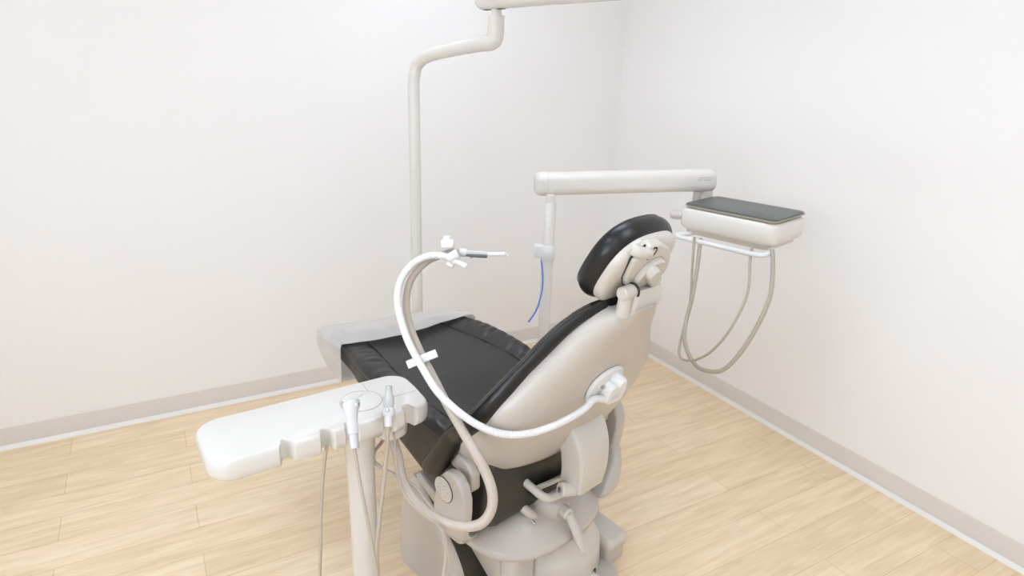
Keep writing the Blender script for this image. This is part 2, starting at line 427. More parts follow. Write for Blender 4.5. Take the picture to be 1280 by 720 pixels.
# rear shell: rows of front line (y, z), half width, rear middle (y, z)
SH = [(0.235, 0.535, 0.268, 0.052, 0.570), (0.212, 0.602, 0.310, 0.022, 0.618), (0.165, 0.665, 0.333, -0.006, 0.672), (0.118, 0.718, 0.342, -0.028, 0.725), (0.075, 0.780, 0.338, -0.048, 0.785), (0.046, 0.828, 0.322, -0.066, 0.835), (0.025, 0.883, 0.280, -0.088, 0.888), (0.008, 0.930, 0.240, -0.108, 0.935), (-0.009, 0.975, 0.200, -0.128, 0.980), (-0.030, 1.018, 0.165, -0.150, 1.025), (-0.052, 1.053, 0.132, -0.168, 1.060), (-0.082, 1.080, 0.100, -0.180, 1.085), (-0.106, 1.094, 0.075, -0.187, 1.100)]
sh = catn(SH, 4); rings = []
NS = 28
def shell_pt(row, ph, out=0.0):
    y, z, hw, yr, zr = row
    c, s = math.cos(ph), math.sin(ph)
    x = -hw * math.copysign(abs(c) ** (2 / 2.5), c); q = abs(s) ** (2 / 2.5)
    return Vector((x, y + (yr - y) * q, z + (zr - z) * q))
for row in sh:
    ring = [shell_pt(row, PI * k / NS) for k in range(NS + 1)]
    y, z, hw, yr, zr = row
    f = Vector((0, 0.010, 0.008))
    ring += [Vector((hw * 0.9, y, z)) + f, Vector((0, y, z)) + f, Vector((-hw * 0.9, y, z)) + f]
    rings.append(ring)
lo = [Vector((p.x * 0.93, p.y * 0.93 + 0.012, p.z - 0.012)) for p in rings[0]]
shell = part('back_shell', loft([lo] + rings), M['cream'], chair, angle=50)
# side recline arms joining the shell to the hinges
for sx in (-1, 1):
    poly = [(0.240, 0.600), (0.200, 0.600), (0.160, 0.590), (0.138, 0.560)] + arc(0.156, 0.515, 0.019, 180, 330, 6) + [(0.188, 0.545), (0.235, 0.550)]
    part('recline_arm', prism(poly, sx * 0.282, sx * 0.318), M['cream'], chair, bevel=0.008)
# hinge arms rising from the tub on both sides
for sx in (-1, 1):
    poly = [(0.253, 0.405), (0.250, 0.450), (0.236, 0.505), (0.218, 0.545), (0.194, 0.572), (0.165, 0.582), (0.138, 0.574), (0.116, 0.552), (0.104, 0.515), (0.103, 0.470), (0.110, 0.420), (0.120, 0.375), (0.17, 0.36), (0.24, 0.365)]
    h = part('hinge_arm', prism(poly, sx * 0.322 if sx > 0 else -0.373, sx * 0.373 if sx > 0 else -0.337), M['cream'], chair, bevel=0.010, seg=4)
    cap = part('hinge_cap', rod((sx * 0.371, 0.196, 0.512), (sx * 0.377, 0.196, 0.512), 0.040, 32, 0.05), M['cream_pale'], h)
    part('cap_ring', tube([(sx * 0.3745, 0.196 + 0.0405 * math.cos(k * PI / 12), 0.512 + 0.0405 * math.sin(k * PI / 12)) for k in range(25)], 0.0012, 6, 0), M['gap'], h)
    for k in range(7):
        a_ = k * PI / 3; rr = 0.021 if k < 6 else 0
        part('cap_hole', rod((sx * 0.3768, 0.196 + rr * math.cos(a_), 0.512 + rr * math.sin(a_)), (sx * 0.3775, 0.196 + rr * math.cos(a_), 0.512 + rr * math.sin(a_)), 0.0022, 8), M['steel'], h)

# tub under the seat
def dplan(hw, y0, y1, rear=0.2, n=14):
    """rounded rear, straight front."""
    o = []
    for i in range(n + 1):
        a_ = PI * i / n; c, s = math.cos(a_), math.sin(a_)
        o.append((hw * math.copysign(abs(c) ** (2 / 2.7), c), y0 + rear - rear * abs(s) ** (2 / 2.7)))
    return o + [(-hw, y1), (hw, y1)]
rg = []
for z, hw, y0 in ((0.222, 0.235, 0.045), (0.226, 0.255, 0.022), (0.236, 0.263, 0.012), (0.250, 0.265, 0.012), (0.262, 0.260, 0.020), (0.272, 0.248, 0.034), (0.300, 0.232, 0.056), (0.322, 0.205, 0.085), (0.340, 0.15, 0.12)):
    rg.append([(x, y, z) for x, y in dplan(hw, y0, 0.46, 0.23)])
tub = part('tub_cover', loft(rg), M['cream'], chair, angle=50)
# curved feet carrying the hinge arms from the tub
for sx in (-1, 1):
    rg = []
    for z, cx, hx, y0, y1 in ((0.410, 0.350, 0.020, 0.105, 0.245), (0.370, 0.346, 0.024, 0.098, 0.252), (0.335, 0.332, 0.032, 0.085, 0.270), (0.300, 0.300, 0.044, 0.070, 0.300), (0.270, 0.262, 0.048, 0.055, 0.330), (0.245, 0.238, 0.036, 0.065, 0.350)) if sx > 0 else ((0.400, 0.355, 0.015, 0.110, 0.243), (0.370, 0.350, 0.018, 0.120, 0.250), (0.335, 0.330, 0.026, 0.140, 0.275), (0.300, 0.292, 0.036, 0.170, 0.310), (0.270, 0.252, 0.036, 0.20, 0.34), (0.245, 0.225, 0.030, 0.22, 0.36)):
        rg.append([(sx * cx + x, y, z) for x, y in rrect(hx, (y1 - y0) / 2, min(hx * .8, 0.022), 5, 0, (y0 + y1) / 2)])
    part('hinge_foot', loft([[Vector(p) for p in r_] for r_ in rg]), M['cream'], chair, sub=1)
# column below the tub, leaving the dark gap in front of it
poly = [(0.37, 0.235), (0.13, 0.235), (0.13, 0.0), (0.14, 0.0), (0.185, 0.10), (0.345, 0.21)]
part('column_cover', prism(poly, -0.205, 0.215), M['cream'], chair, bevel=0.012)
# lift arm cover leaning under the leg rest
LA = catn([(0.0, 0.205, 0.550, 0.312, 0.040), (0.045, 0.222, 0.568, 0.303, 0.042), (0.112, 0.243, 0.582, 0.292, 0.042), (0.175, 0.287, 0.580, 0.289, 0.042), (0.230, 0.348, 0.571, 0.286, 0.042), (0.272, 0.394, 0.559, 0.284, 0.040), (0.310, 0.439, 0.540, 0.280, 0.030), (0.350, 0.470, 0.505, 0.270, 0.014)], 4)
lift = part('lift_arm_cover', loft([[(x, y, z) for x, y in rrect(hx, (y1 - y0) / 2, r_, 6, 0, (y0 + y1) / 2)] for z, y0, y1, hx, r_ in LA]), M['cream'], chair, angle=45)
part('lift_arm_hollow_shade', prism([(0.430, 0.300), (0.350, 0.230), (0.289, 0.175), (0.245, 0.112), (0.215, 0.012), (0.209, 0.012), (0.239, 0.114), (0.284, 0.180), (0.346, 0.236), (0.426, 0.306)], -0.258, 0.258), M['dark_under'], chair, bevel=0.002)  # dark plate on the rear face, its colour imitating a shaded hollow
for sx in (-1, 1):
    part('upper_link', prism([(0.470, 0.372), (0.385, 0.325), (0.300, 0.285), (0.290, 0.315), (0.365, 0.360), (0.455, 0.392)], sx * 0.258, sx * 0.282), M['cream'], chair, bevel=0.006)
part('hydraulic_cylinder', [rod((-0.12, 0.15, 0.07), (-0.12, 0.34, 0.205), 0.022)], M['dark_under'], chair)
# floor casting and covers
part('base_plate', loft([[(x, y, z) for x, y in rrect(hx, 0.36, 0.10, 6, 0, 0.30)] for hx, z in ((0.245, 0), (0.245, 0.012), (0.23, 0.022))]), M['cream'], chair)
def drum(c, prof, n=40):
    return loft([[(c[0] + r_ * math.cos(2 * PI * k / n) * 1.0, c[1] + r_ * math.sin(2 * PI * k / n), z) for k in range(n)] for z, r_ in prof])
dr = part('base_drum', drum((0.075, 0.17), [(0.0, 0.176), (0.01, 0.181), (0.120, 0.178), (0.140, 0.174), (0.150, 0.166), (0.20, 0.142), (0.232, 0.132)]), M['cream_pale'], chair)
part('drum_slot', tube([(0.075 + 0.1815 * math.cos(R(a_)), 0.17 + 0.1815 * math.sin(R(a_)), z) for a_, z in ((-103, 0.02), (-103, 0.062), (-75, 0.062), (-75, 0.02))], 0.0022, 6, 0), M['gap'], dr)
part('pedal_button', lathe((0.10, 0.010, 0.030), (0.105, -0.045, 0.020), [(0, 0.026), (0.5, 0.030), (0.85, 0.028), (1, 0.018)]), M['cream_pale'], chair)
part('side_cover', loft([[(x, y, z) for x, y in rrect(hx, 0.055, 0.025, 5, -0.140, 0.135)] for hx, z in ((0.052, 0.0), (0.056, 0.02), (0.056, 0.17), (0.050, 0.205), (0.042, 0.22))]), M['cream_pale'], chair)
fb = part('foot_box', loft([[(x, y, z) for x, y in rrect(hx, hy, 0.015, 4, 0.262, 0.090)] for hx, hy, z in ((0.046, 0.078, 0.0), (0.048, 0.080, 0.012), (0.048, 0.080, 0.072))]), M['cream'], chair, bevel=0.004)
part('foot_box_lid', loft([[(x, y + 0.01, z - (0.10 * max(0, -(y - 0.10)) if z > .1 else 0)) for x, y in rrect(hx, hy, 0.018, 4, 0.262, 0.082)] for hx, hy, z in ((0.052, 0.088, 0.072), (0.054, 0.090, 0.082), (0.052, 0.088, 0.108), (0.045, 0.080, 0.118))]), M['cream_pale'], chair)

# rear bracket between shell and tub
rows_b = [(0.020, 0.705, 0.074), (-0.018, 0.670, 0.074), (-0.044, 0.615, 0.070), (-0.052, 0.555, 0.066), (-0.050, 0.505, 0.062), (-0.042, 0.460, 0.058)]
rb = catn(rows_b, 4); rings = []
for i, (y, z, hw) in enumerate(rb):
    a_, b_ = rb[max(i - 1, 0)], rb[min(i + 1, len(rb) - 1)]
    t = Vector((0, b_[0] - a_[0], b_[1] - a_[1])).normalized(); nn = Vector((0, -t.z, t.y))
    if nn.y < 0: nn = -nn
    rings.append([Vector((0.012 + x, y, z)) + nn * (q + 0.044) for x, q in rrect(hw, 0.044, 0.012, 4)])
br = part('back_bracket', loft(rings), M['cream_pale'], chair)
part('bracket_bolt', rod((-0.046, -0.030, 0.472), (-0.018, -0.036, 0.470), 0.0065, 12), M['steel'], chair)
part('pivot_collar', rod((-0.080, 0.006, 0.474), (-0.030, -0.010, 0.464), 0.0225, 24), M['cream_pale'], chair)
part('pivot_screw', rod((-0.0835, 0.0072, 0.4748), (-0.0795, 0.0058, 0.4739), 0.009, 16), M['steel'], chair)
part('curved_link', tube([(-0.116, 0.140, 0.462), (-0.110, 0.085, 0.446), (-0.096, 0.050, 0.430), (-0.066, 0.038, 0.425), (-0.035, 0.024, 0.440)], 0.0135, 12, 6), M['cream_pale'], chair)
part('slide_rail', box((-0.037, 0.085, 0.436), (0.125, 0.012, 0.016), (Vector((0.99, 0, -0.13)), Vector((0, 1, 0)), Vector((0.13, 0, 0.99)))), M['cream_pale'], chair, bevel=0.003)
part('slide_bar', box((0.0, 0.098, 0.408), (0.19, 0.016, 0.034)), M['dark_under'], chair, bevel=0.003)
part('stop_tab', tube([(-0.126, 0.165, 0.388), (-0.110, 0.122, 0.352), (-0.085, 0.106, 0.322), (-0.074, 0.102, 0.306)], lambda t: 0.0155 * math.sqrt(max(0.05, 1 - max(0, (t - 0.75) / 0.25) ** 2)), 14, 6), M['cream_pale'], chair)
part('tab_screw', rod((-0.106, 0.090, 0.323), (-0.106, 0.075, 0.318), 0.007, 12), M['chrome'], chair)
# tub boss with lock lever
part('lever_socket', lathe((-0.004, 0.13, 0.335), (-0.006, 0.048, 0.335), [(0, 0.06), (0.5, 0.054), (0.85, 0.040), (1, 0.030)], 24), M['cream'], chair)
part('lever_hub', lathe((-0.008, 0.06, 0.342), (-0.009, 0.018, 0.338), [(0, 0.021), (0.85, 0.021), (1, 0.016)], 24), M['cream_pale'], chair)
lv = part('lock_lever', tube([(-0.008, 0.026, 0.340), (0.002, 0.008, 0.298), (0.013, -0.012, 0.245), (0.021, -0.028, 0.200)], lambda t: 0.016 + 0.004 * math.sin(PI * t) - 0.010 * max(0, (t - 0.9) / 0.1) ** 2, 14, 8, sec=[(math.cos(2 * PI * k / 14) * 0.9, math.sin(2 * PI * k / 14) * 0.75) for k in range(14)]), M['cream_pale'], chair)
part('lever_screw', rod((-0.009, 0.019, 0.338), (-0.009, 0.0165, 0.3378), 0.006, 12), M['gap'], lv)

# head rest: plane through HC, d up the head rest, hn out of its rear
HC = Vector((0, -0.121, 1.202)); HT = R(60)
hd = Vector((0, -math.cos(HT), math.sin(HT))); hn = Vector((0, -math.sin(HT), -math.cos(HT)))
def hp(x, s, n): return HC + Vector((x, 0, 0)) + hd * s + hn * n
def sup(hx, hs, ex, n=44):
    o = []
    for k in range(n):
        c, s = math.cos(2 * PI * k / n), math.sin(2 * PI * k / n)
        o.append((hx * math.copysign(abs(c) ** (2 / ex), c), hs * math.copysign(abs(s) ** (2 / ex), s)))
    return o
rings = []
for n_, k in ((-0.072, 0.30), (-0.070, 0.62), (-0.066, 0.80), (-0.058, 0.91), (-0.046, 0.97), (-0.030, 1.0), (-0.014, 0.975), (-0.002, 0.925), (0.004, 0.88), (0.005, 0.6)):
    rings.append([hp(x, s, n_ + 0.0 * x) for x, s in sup(0.143 * k, 0.126 * k, 2.7)])
head = part('headrest_cushion', loft(rings), M['leather'], chair, sub=1, angle=70)
part('headrest_piping', tube([hp(x, s, -0.055) for x, s in sup(0.143 * 0.932, 0.126 * 0.932, 2.7)] + [hp(*sup(0.143 * 0.932, 0.126 * 0.932, 2.7)[0], -0.055)], 0.0012, 6, 0), M['thread'], head)
rings = []
for n_, k in ((-0.004, 0.885), (0.010, 0.885), (0.018, 0.865), (0.024, 0.82), (0.027, 0.74), (0.029, 0.5), (0.030, 0.25)):
    rings.append([hp(x, s, n_) for x, s in sup(0.143 * k, 0.126 * k, 2.7)])
hs = part('headrest_shell', loft(rings), M['cream_pale'], chair, angle=60)
# hinge hook on the shell, housing with knob, neck yoke
def hbox(x0, x1, s0, s1, n0, n1, r=0.014, taper=0.88):
    cx, cs = (x0 + x1) / 2, (s0 + s1) / 2; hx, hs_ = (x1 - x0) / 2, (s1 - s0) / 2
    return loft([[hp(cx + x * k, cs + y * k, n_) for x, y in rrect(hx, hs_, min(r, hx * .9, hs_ * .9), 5)] for n_, k in ((n0, 1.0), (n0 + (n1 - n0) * .72, 1.0), (n0 + (n1 - n0) * .93, (1 + taper) / 2), (n1, taper))])
part('hinge_hook', tube([hp(-0.096, 0.092, 0.016), hp(-0.090, 0.092, 0.028), hp(-0.076, 0.091, 0.036), hp(-0.045, 0.088, 0.042)], lambda t: 0.0150 * math.sqrt(max(0.1, 1 - max(0, (t - 0.85) / 0.15) ** 2)), 16, 6), M['cream_pale'], chair)
part('hook_joint', tube([hp(-0.043 + 0.017 * math.cos(R(a_)), 0.088 + 0.019 * math.sin(R(a_)), 0.0425) for a_ in range(-100, 111, 15)], 0.0024, 6, 0), M['gap'], chair)
HP = [(-0.095, 0.070), (-0.076, 0.002), (-0.055, -0.025), (0.005, -0.058), (0.095, -0.084), (0.112, -0.070), (0.112, 0.002), (0.085, 0.045), (0.046, 0.084), (-0.02, 0.112), (-0.060, 0.112)]
part('knob_housing', loft([[hp(x, s_, n_) for x, s_ in HP] for n_ in (0.012, 0.043)]), M['cream_pale'], chair, bevel=0.007, seg=4)
part('housing_joint', tube([hp(x, s_, 0.0275) for x, s_ in ((-0.067, 0.108), (-0.0965, 0.071), (-0.0775, 0.001), (-0.056, -0.027), (0.0, -0.059))], 0.0026, 6, 0), M['gap'], chair)
KC = (0.006, 0.014)
kn = part('adjustment_knob', lathe(hp(*KC, 0.040), hp(*KC, 0.058), [(0, 0.050), (0.7, 0.049), (1, 0.044)], 32), M['cream_pale'], chair)
part('knob_grip', loft([[hp(KC[0] + (x * 0.72 + y * 0.69), KC[1] + (-x * 0.69 + y * 0.72), n_) for x, y in rrect(0.047 * k, 0.019 * k, 0.018 * k, 5)] for n_, k in ((0.056, 1.0), (0.068, 0.97), (0.075, 0.84))]), M['cream_pale'], kn)
part('knob_joint', tube([hp(KC[0] + 0.0512 * math.cos(k * PI / 14), KC[1] + 0.0512 * math.sin(k * PI / 14), 0.0435) for k in range(29)], 0.0011, 6, 0), M['grey_line'], kn)
part('neck_yoke', loft([[Vector((0.010 + x, y + q, z)) for x, q in rrect(hw, 0.020, 0.014, 5)] for y, z, hw in ((-0.152, 1.090, 0.068), (-0.158, 1.112, 0.066), (-0.160, 1.136, 0.062), (-0.156, 1.150, 0.055))]), M['cream_pale'], chair)
yk = part('neck_hinge', rod((-0.090, -0.158, 1.148), (-0.046, -0.160, 1.150), 0.0185, 24, 0.2), M['cream_pale'], chair)
part('neck_hinge_post', tube([(-0.068, -0.150, 1.085), (-0.068, -0.158, 1.146)], 0.0180, 16, 3), M['cream_pale'], chair)
part('neck_joint', tube([Vector((-0.044, -0.160, 1.149)) + Vector((0, math.cos(k * PI / 10) * 0.0195, math.sin(k * PI / 10) * 0.0195)) for k in range(21)], 0.0026, 6, 0), M['gap'], yk)

# ------------------------------------------------------------------ barrier sleeve over the foot of the chair
def chair_xf(p):
    c, s = math.cos(CHAIR_A), math.sin(CHAIR_A)
    return Vector((CHAIR_O[0] + p[0] * c - p[1] * s, CHAIR_O[1] + p[0] * s + p[1] * c, p[2]))
rings = []
NR = 26
SLV = catn([(0.885, 0.299, 0.690, 0.545), (0.94, 0.298, 0.693, 0.545), (1.00, 0.295, 0.694, 0.556), (1.05, 0.291, 0.694, 0.580), (1.09, 0.287, 0.692, 0.602), (1.12, 0.278, 0.689, 0.608), (1.140, 0.264, 0.684, 0.610), (1.156, 0.247, 0.680, 0.608), (1.169, 0.228, 0.674, 0.610)], 4)
NR = len(SLV)
for i, (y, hw, zt, zb) in enumerate(SLV):
    f = i / (NR - 1)
    ring = []
    rr = superring(hw, zt, zb, 0.022, 0.022, 0.010, 16)
    for k, (x, z) in enumerate(rr):
        wv = 0.0030 * math.sin(k * 1.3 + f * 9) + 0.0025 * math.sin(k * 0.7 - f * 17)
        if z > zt - 0.02: wv = abs(wv)
        ring.append(chair_xf((x * (1 + wv), toe_skew(x, y) + (0.012 * math.sin(k * 0.5) if i == 0 else 0) - (0.028 * (x / hw) if i < 5 else 0) * (1 - i / 5), z + (wv if z > zt - 0.02 else -abs(wv) * 2))))
    rings.append(ring)
me = loft(rings, caps=False)
o = len(me.v) - len(rings[0]); me.f.append(tuple(range(o, o + len(rings[0]))))
sl = obj('barrier_sleeve', me, M['film'], angle=70, sub=1)
tag(sl, 'clear plastic sleeve stretched over the foot end of the black chair', 'plastic cover')

# ------------------------------------------------------------------ lamp post and arm behind the foot of the chair
lp = Vector((1.0385, 2.6733, 0))
post = thing('lamp_post', 'tall white tubular lamp post with elbow arm rising behind the chair foot', 'lamp post', lp)
path = [(lp.x, lp.y, 0.02), (lp.x, lp.y, 0.5), (lp.x, lp.y, 1.0), (lp.x, lp.y, 1.45), (lp.x, lp.y, 1.56), (lp.x + 0.002, lp.y - 0.004, 1.625), (1.050, 2.655, 1.672), (1.0700, 2.602, 1.703), (1.1000, 2.51, 1.722), (1.1400, 2.38, 1.742), (1.1790, 2.250, 1.758)]
part('pole', tube(path, lambda t: 0.0245 + (0.003 * max(0, (t - 0.8) / 0.2)), 24, 6), M['white'], post)
part('floor_flange', lathe((lp.x, lp.y, 0), (lp.x, lp.y, 0.03), [(0, 0.09), (0.5, 0.09), (1, 0.05)], 32), M['white'], post)
part('arm_socket', [tube([(1.160, 2.312, 1.754), (1.176, 2.262, 1.757), (1.1865, 2.240, 1.766), (1.190, 2.234, 1.785), (1.191, 2.233, 1.82), (1.192, 2.234, 1.850)], lambda t: 0.0275 + 0.003 * min(1, t * 3), 24, 6)], M['white'], post)
part('swing_pin', rod((1.192, 2.234, 1.845), (1.192, 2.234, 1.885), 0.019, 20), M['white'], post)
d = (Vector((1.2791, 1.5445, 0)) - Vector((1.1557, 2.3154, 0))).normalized(); s_ = Vector((d.y, -d.x, 0))
beam = []
p0 = Vector((1.1700, 2.3000, 1.912))
for a_, k in ((-0.012, 0.70), (-0.006, 0.90), (0.006, 1.0), (0.5, 1.0), (0.995, 0.96), (1.0, 0.9)):
    beam.append([p0 + d * a_ + s_ * (x * k) + Vector((0, 0, z * k)) for x, z in rrect(0.036, 0.042, 0.030, 6)])
part('swing_arm', loft(beam), M['white'], post)
part('arm_slot', [box(p0 + d * 0.028 + Vector((0, 0, -0.0415)), (0.030, 0.016, 0.004), (d, s_, Vector((0, 0, 1))))], M['gap'], post)
part('arm_slot', [box(p0 + d * 0.112 + Vector((0, 0, -0.0415)), (0.030, 0.016, 0.004), (d, s_, Vector((0, 0, 1))))], M['gap'], post)

# ------------------------------------------------------------------ delivery post with horizontal arm
dp = Vector((1.4447, 2.1970, 0))
dpost = thing('delivery_post', 'white post with collar carrying a horizontal arm behind the chair back', 'equipment arm', dp)
part('floor_flange', lathe(dp, dp + Vector((0, 0, 0.03)), [(0, 0.085), (0.5, 0.085), (1, 0.045)], 32), M['white'], dpost)
part('pole', rod(dp + Vector((0, 0, 0.02)), dp + Vector((0, 0, 0.945)), 0.0245, 28, .05), M['white'], dpost)
part('upper_sleeve', lathe(dp + Vector((0, 0, 0.945)), dp + Vector((0, 0, 1.150)), [(0, 0.0250), (0.97, 0.0250), (1, 0.021)], 28), M['white'], dpost)
part('neck', rod(dp + Vector((0, 0, 1.14)), dp + Vector((0, 0, 1.185)), 0.0185, 20), M['white'], dpost)
lk = Vector((-0.870, 0.492, 0)); fw = Vector((-0.47, -0.82, 0)).normalized()
col_ = [[dp + Vector((x, y, z)) for x, y in arc(0, 0, rr, 0, 345, 23)] for z, rr in ((0.905, 0.030), (0.909, 0.033), (0.966, 0.033), (0.970, 0.030))]
cl = part('collar', loft(col_), M['white_plastic'], dpost)
part('collar_lug', box(dp + lk * 0.038 + Vector((0, 0, 0.942)), (0.040, 0.042, 0.056), (lk, fw, Vector((0, 0, 1)))), M['white_plastic'], dpost, bevel=0.007)
q0 = Vector((1.4106, 2.2417, 1.2227)); q1 = Vector((2.1067, 2.0029, 1.2384)); dd = (q1 - q0).normalized(); sd = Vector((dd.y, -dd.x, 0)).normalized(); ud = sd.cross(dd)
if ud.z < 0: ud = -ud
def bm_ring(t, k, hx=0.036, hz=0.0485, r_=0.034): return [q0 + dd * t + sd * (x * k) + ud * (z * k) for x, z in rrect(hx, hz, r_, 6)]
part('arm_beam', loft([bm_ring(t, k) for t, k in ((0.034, 1), (0.40, 1), (0.755, 1), (0.775, 0.95), (0.78, 0.85))]), M['white'], dpost)
part('arm_end_cap', loft([bm_ring(t, k) for t, k in ((-0.013, 0.70), (-0.009, 0.88), (0.0, 0.99), (0.012, 1.03), (0.033, 1.03))]), M['white'], dpost)
for i in range(8):
    for j in range(2):
        if (i * 3 + j * 5) % 7 == 0: continue
        part('printed_mark', box(q0 + dd * (0.690 + i * 0.0085) + sd * 0.0352 + ud * (0.016 - j * 0.010), (0.0065, 0.0025, 0.0055 if j else 0.0045), (dd, sd, ud)), M['print'], dpost)

blue = obj('air_tube', tube([(1.372, 2.132, 0.925), (1.3600, 2.108, 0.9201), (1.3520, 2.0822, 0.8713), (1.3342, 2.0576, 0.8194), (1.2961, 2.0293, 0.7588), (1.2506, 2.0139, 0.7168)], 0.0032, 8, 6), M['blue'])
tag(blue, 'short thin blue air tube dangling from the collar of the white post', 'tube')

# ------------------------------------------------------------------ delivery head at the end of the arm
dc = Vector((1.9473, 1.9544, 1.06)); e1 = Vector((0.242, -0.970, 0)); e2 = Vector((0.970, 0.242, 0)); e3 = Vector((0, 0, 1))
def dl(a, b, z): return dc + e1 * a + e2 * b + Vector((0, 0, z))
dh = thing('delivery_unit', 'white instrument delivery unit hanging under the end of the horizontal arm', 'dental unit', dl(0.05, 0.09, 0))
part('unit_body', loft([[dl(0.20 + x * k, 0.14 + y * k, z) for x, y in rrect(0.215, 0.145, 0.04, 6)] for z, k in ((-0.004, 0.93), (0.006, 0.98), (0.030, 1.0), (0.060, 1.0), (0.074, 0.975), (0.080, 0.93))]), M['white'], dh)
part('lower_tray', loft([[dl(0.20 + x * k, 0.14 + y * k, z) for x, y in rrect(0.195, 0.125, 0.035, 6)] for z, k in ((-0.030, 0.90), (-0.024, 0.97), (-0.002, 1.0))]), M['cream_pale'], dh)
part('hanger', tube([dl(-0.024, 0.150, 0.030), dl(-0.024, 0.150, 0.09), dl(-0.024, 0.150, 0.128)], 0.017, 16, 3), M['cream'], dh)
part('hanger_cover', loft([[dl(-0.030 + x * k, 0.215 + y * k, z) for x, y in rrect(0.025, 0.055, 0.02, 5)] for z, k in ((0.094, 1.0), (0.116, 0.98), (0.126, 0.8))]), M['white'], dh)
part('handle_rail', tube([dl(0.06, 0.05, -0.022), dl(0.03, -0.005, -0.030), dl(0.01, -0.025, -0.033), dl(0.025, -0.040, -0.036), dl(0.08, -0.043, -0.036), dl(0.20, -0.043, -0.036), dl(0.34, -0.043, -0.036), dl(0.39, -0.035, -0.034), dl(0.40, 0.0, -0.028), dl(0.38, 0.06, -0.022)], 0.010, 14, 5), M['white_plastic'], dh)
part('side_knob', lathe(dl(0.0, 0.01, 0.045), dl(-0.045, -0.005, 0.045), [(0, 0.014), (0.3, 0.020), (0.9, 0.020), (1, 0.016)], 20), M['knob_grey'], dh)
hz = [(1.9201, 1.8375, 1.0430), (1.9001, 1.8069, 0.9069), (1.8713, 1.7683, 0.7984), (1.8382, 1.7502, 0.7050), (1.7963, 1.7222, 0.6352), (1.7745, 1.6990, 0.6066), (1.7620, 1.6663, 0.5984), (1.7512, 1.6184, 0.6160), (1.7434, 1.5723, 0.6425), (1.7603, 1.5253, 0.6932), (1.8006, 1.49, 0.7869), (1.90, 1.52, 0.90), (1.985, 1.60, 1.0), (2.01, 1.62, 1.045)]
part('slack_hose', tube(hz, 0.0052, 10, 6), M['olive_thin'], dh)
hz = [(1.9463, 1.8268, 1.0364), (1.9048, 1.7860, 0.9133), (1.8612, 1.7524, 0.8053), (1.8320, 1.7385, 0.7280), (1.8023, 1.7098, 0.6742), (1.7903, 1.6739, 0.6280), (1.7779, 1.6212, 0.6006), (1.7735, 1.5606, 0.5956), (1.7952, 1.4864, 0.6267), (1.8550, 1.45, 0.7356), (1.95, 1.46, 0.8905), (2.03, 1.53, 1.0), (2.05, 1.56, 1.045)]
part('slack_hose', tube(hz, 0.0085, 12, 6), M['olive_thin'], dh)
tr = thing('instrument_tray', 'dark grey flat tray lying on top of the white delivery unit', 'tray', dl(0.2, 0.14, 0.081))
part('tray_rim', loft([[dl(0.205 + x * k, 0.14 + y * k, z) for x, y in rrect(0.205, 0.140, 0.03, 6)] for z, k in ((0.082, 0.93), (0.089, 0.99), (0.093, 1.0))]), M['tray_under'], tr)
part('tray_surface', loft([[dl(0.205 + x * k, 0.14 + y * k, z) for x, y in rrect(0.200, 0.136, 0.028, 6)] for z, k in ((0.0932, 1.0), (0.0985, 1.0), (0.100, 0.985))]), M['tray_dark'], tr)

# ------------------------------------------------------------------ assistant's console on its post
CO = Vector((0.30, 1.53, 0)); CA = R(5)
con = thing('assistant_console', 'white instrument console with holder notches on a round post beside the chair', 'dental console', CO, CA)
plan = []
plan += arc(0.245, 0.055, 0.055, 90, 0, 8)
plan += [(0.300, 0.0)] + arc(0.250, -0.065, 0.045, 0, -80, 6)
for nx in (0.228, 0.167, 0.064, 0.000, -0.10):
    plan += [(nx + 0.020, -0.110)] + [(nx + 0.0145 * math.cos(R(a_)), -0.101 + 0.020 * math.sin(R(a_))) for a_ in range(0, 181, 20)] + [(nx - 0.020, -0.110)]
plan += arc(-0.215, -0.050, 0.060, -90, -180, 8) + arc(-0.215, 0.050, 0.060, 180, 90, 8)
def shrink(k): return [(x - 0.02 * 0 if k == 0 else x * (1 - k * 0.9) , y * (1 - k * 2.2)) for x, y in plan]
top = part('console_body', loft([[(x, y, z) for x, y in shrink(k)] for z, k in ((0.742, 0.030), (0.748, 0.010), (0.762, 0.0), (0.784, 0.0), (0.794, 0.010), (0.799, 0.022), (0.800, 0.034))]), M['white_console'], con, angle=50)
seam = [(0.172, 0.098, 0.8), (0.171, 0.036, 0.8), (0.179, -0.001, 0.8), (0.198, -0.018, 0.8), (0.236, -0.024, 0.8), (0.284, -0.022, 0.8)]
part('lid_seam', tube(seam, 0.0011, 6, 5), M['grey_line'], top)
part('round_pad', rod((0.131, 0.0, 0.7995), (0.131, 0.0, 0.8012), 0.056, 40, 0.02), M['white_console'], top)
part('pad_ring', tube([(0.131 + 0.0565 * math.cos(k * PI / 20), 0.0565 * math.sin(k * PI / 20), 0.8004) for k in range(41)], 0.0013, 6, 0), M['grey_line'], top)
part('pad_mark', box((0.138, 0.026, 0.8013), (0.026, 0.007, 0.0008), (Vector((0.9, 0.43, 0)), Vector((-0.43, 0.9, 0)), Vector((0, 0, 1)))), M['pale_grey'], top)
part('hose_cup', lathe((0.196, -0.040, 0.700), (0.196, -0.040, 0.745), [(0, 0.036), (0.14, 0.046), (0.9, 0.050), (1, 0.050)], 32), M['white_console'], con)
c5, s5 = math.cos(CA), math.sin(CA)
def to_con(p):
    q = Vector(p) - CO; return Vector((q.x * c5 + q.y * s5, -q.x * s5 + q.y * c5, p[2]))
px_, py_ = 0.108, -0.035
part('post_socket', lathe((px_, py_, 0.640), (px_, py_, 0.744), [(0, 0.0375), (0.04, 0.0395), (0.9, 0.043), (1, 0.045)], 32), M['white_console'], con)
part('post', lathe((px_, py_, 0.0), (px_, py_, 0.640), [(0, 0.037), (1, 0.0375)], 32), M['white_console'], con)
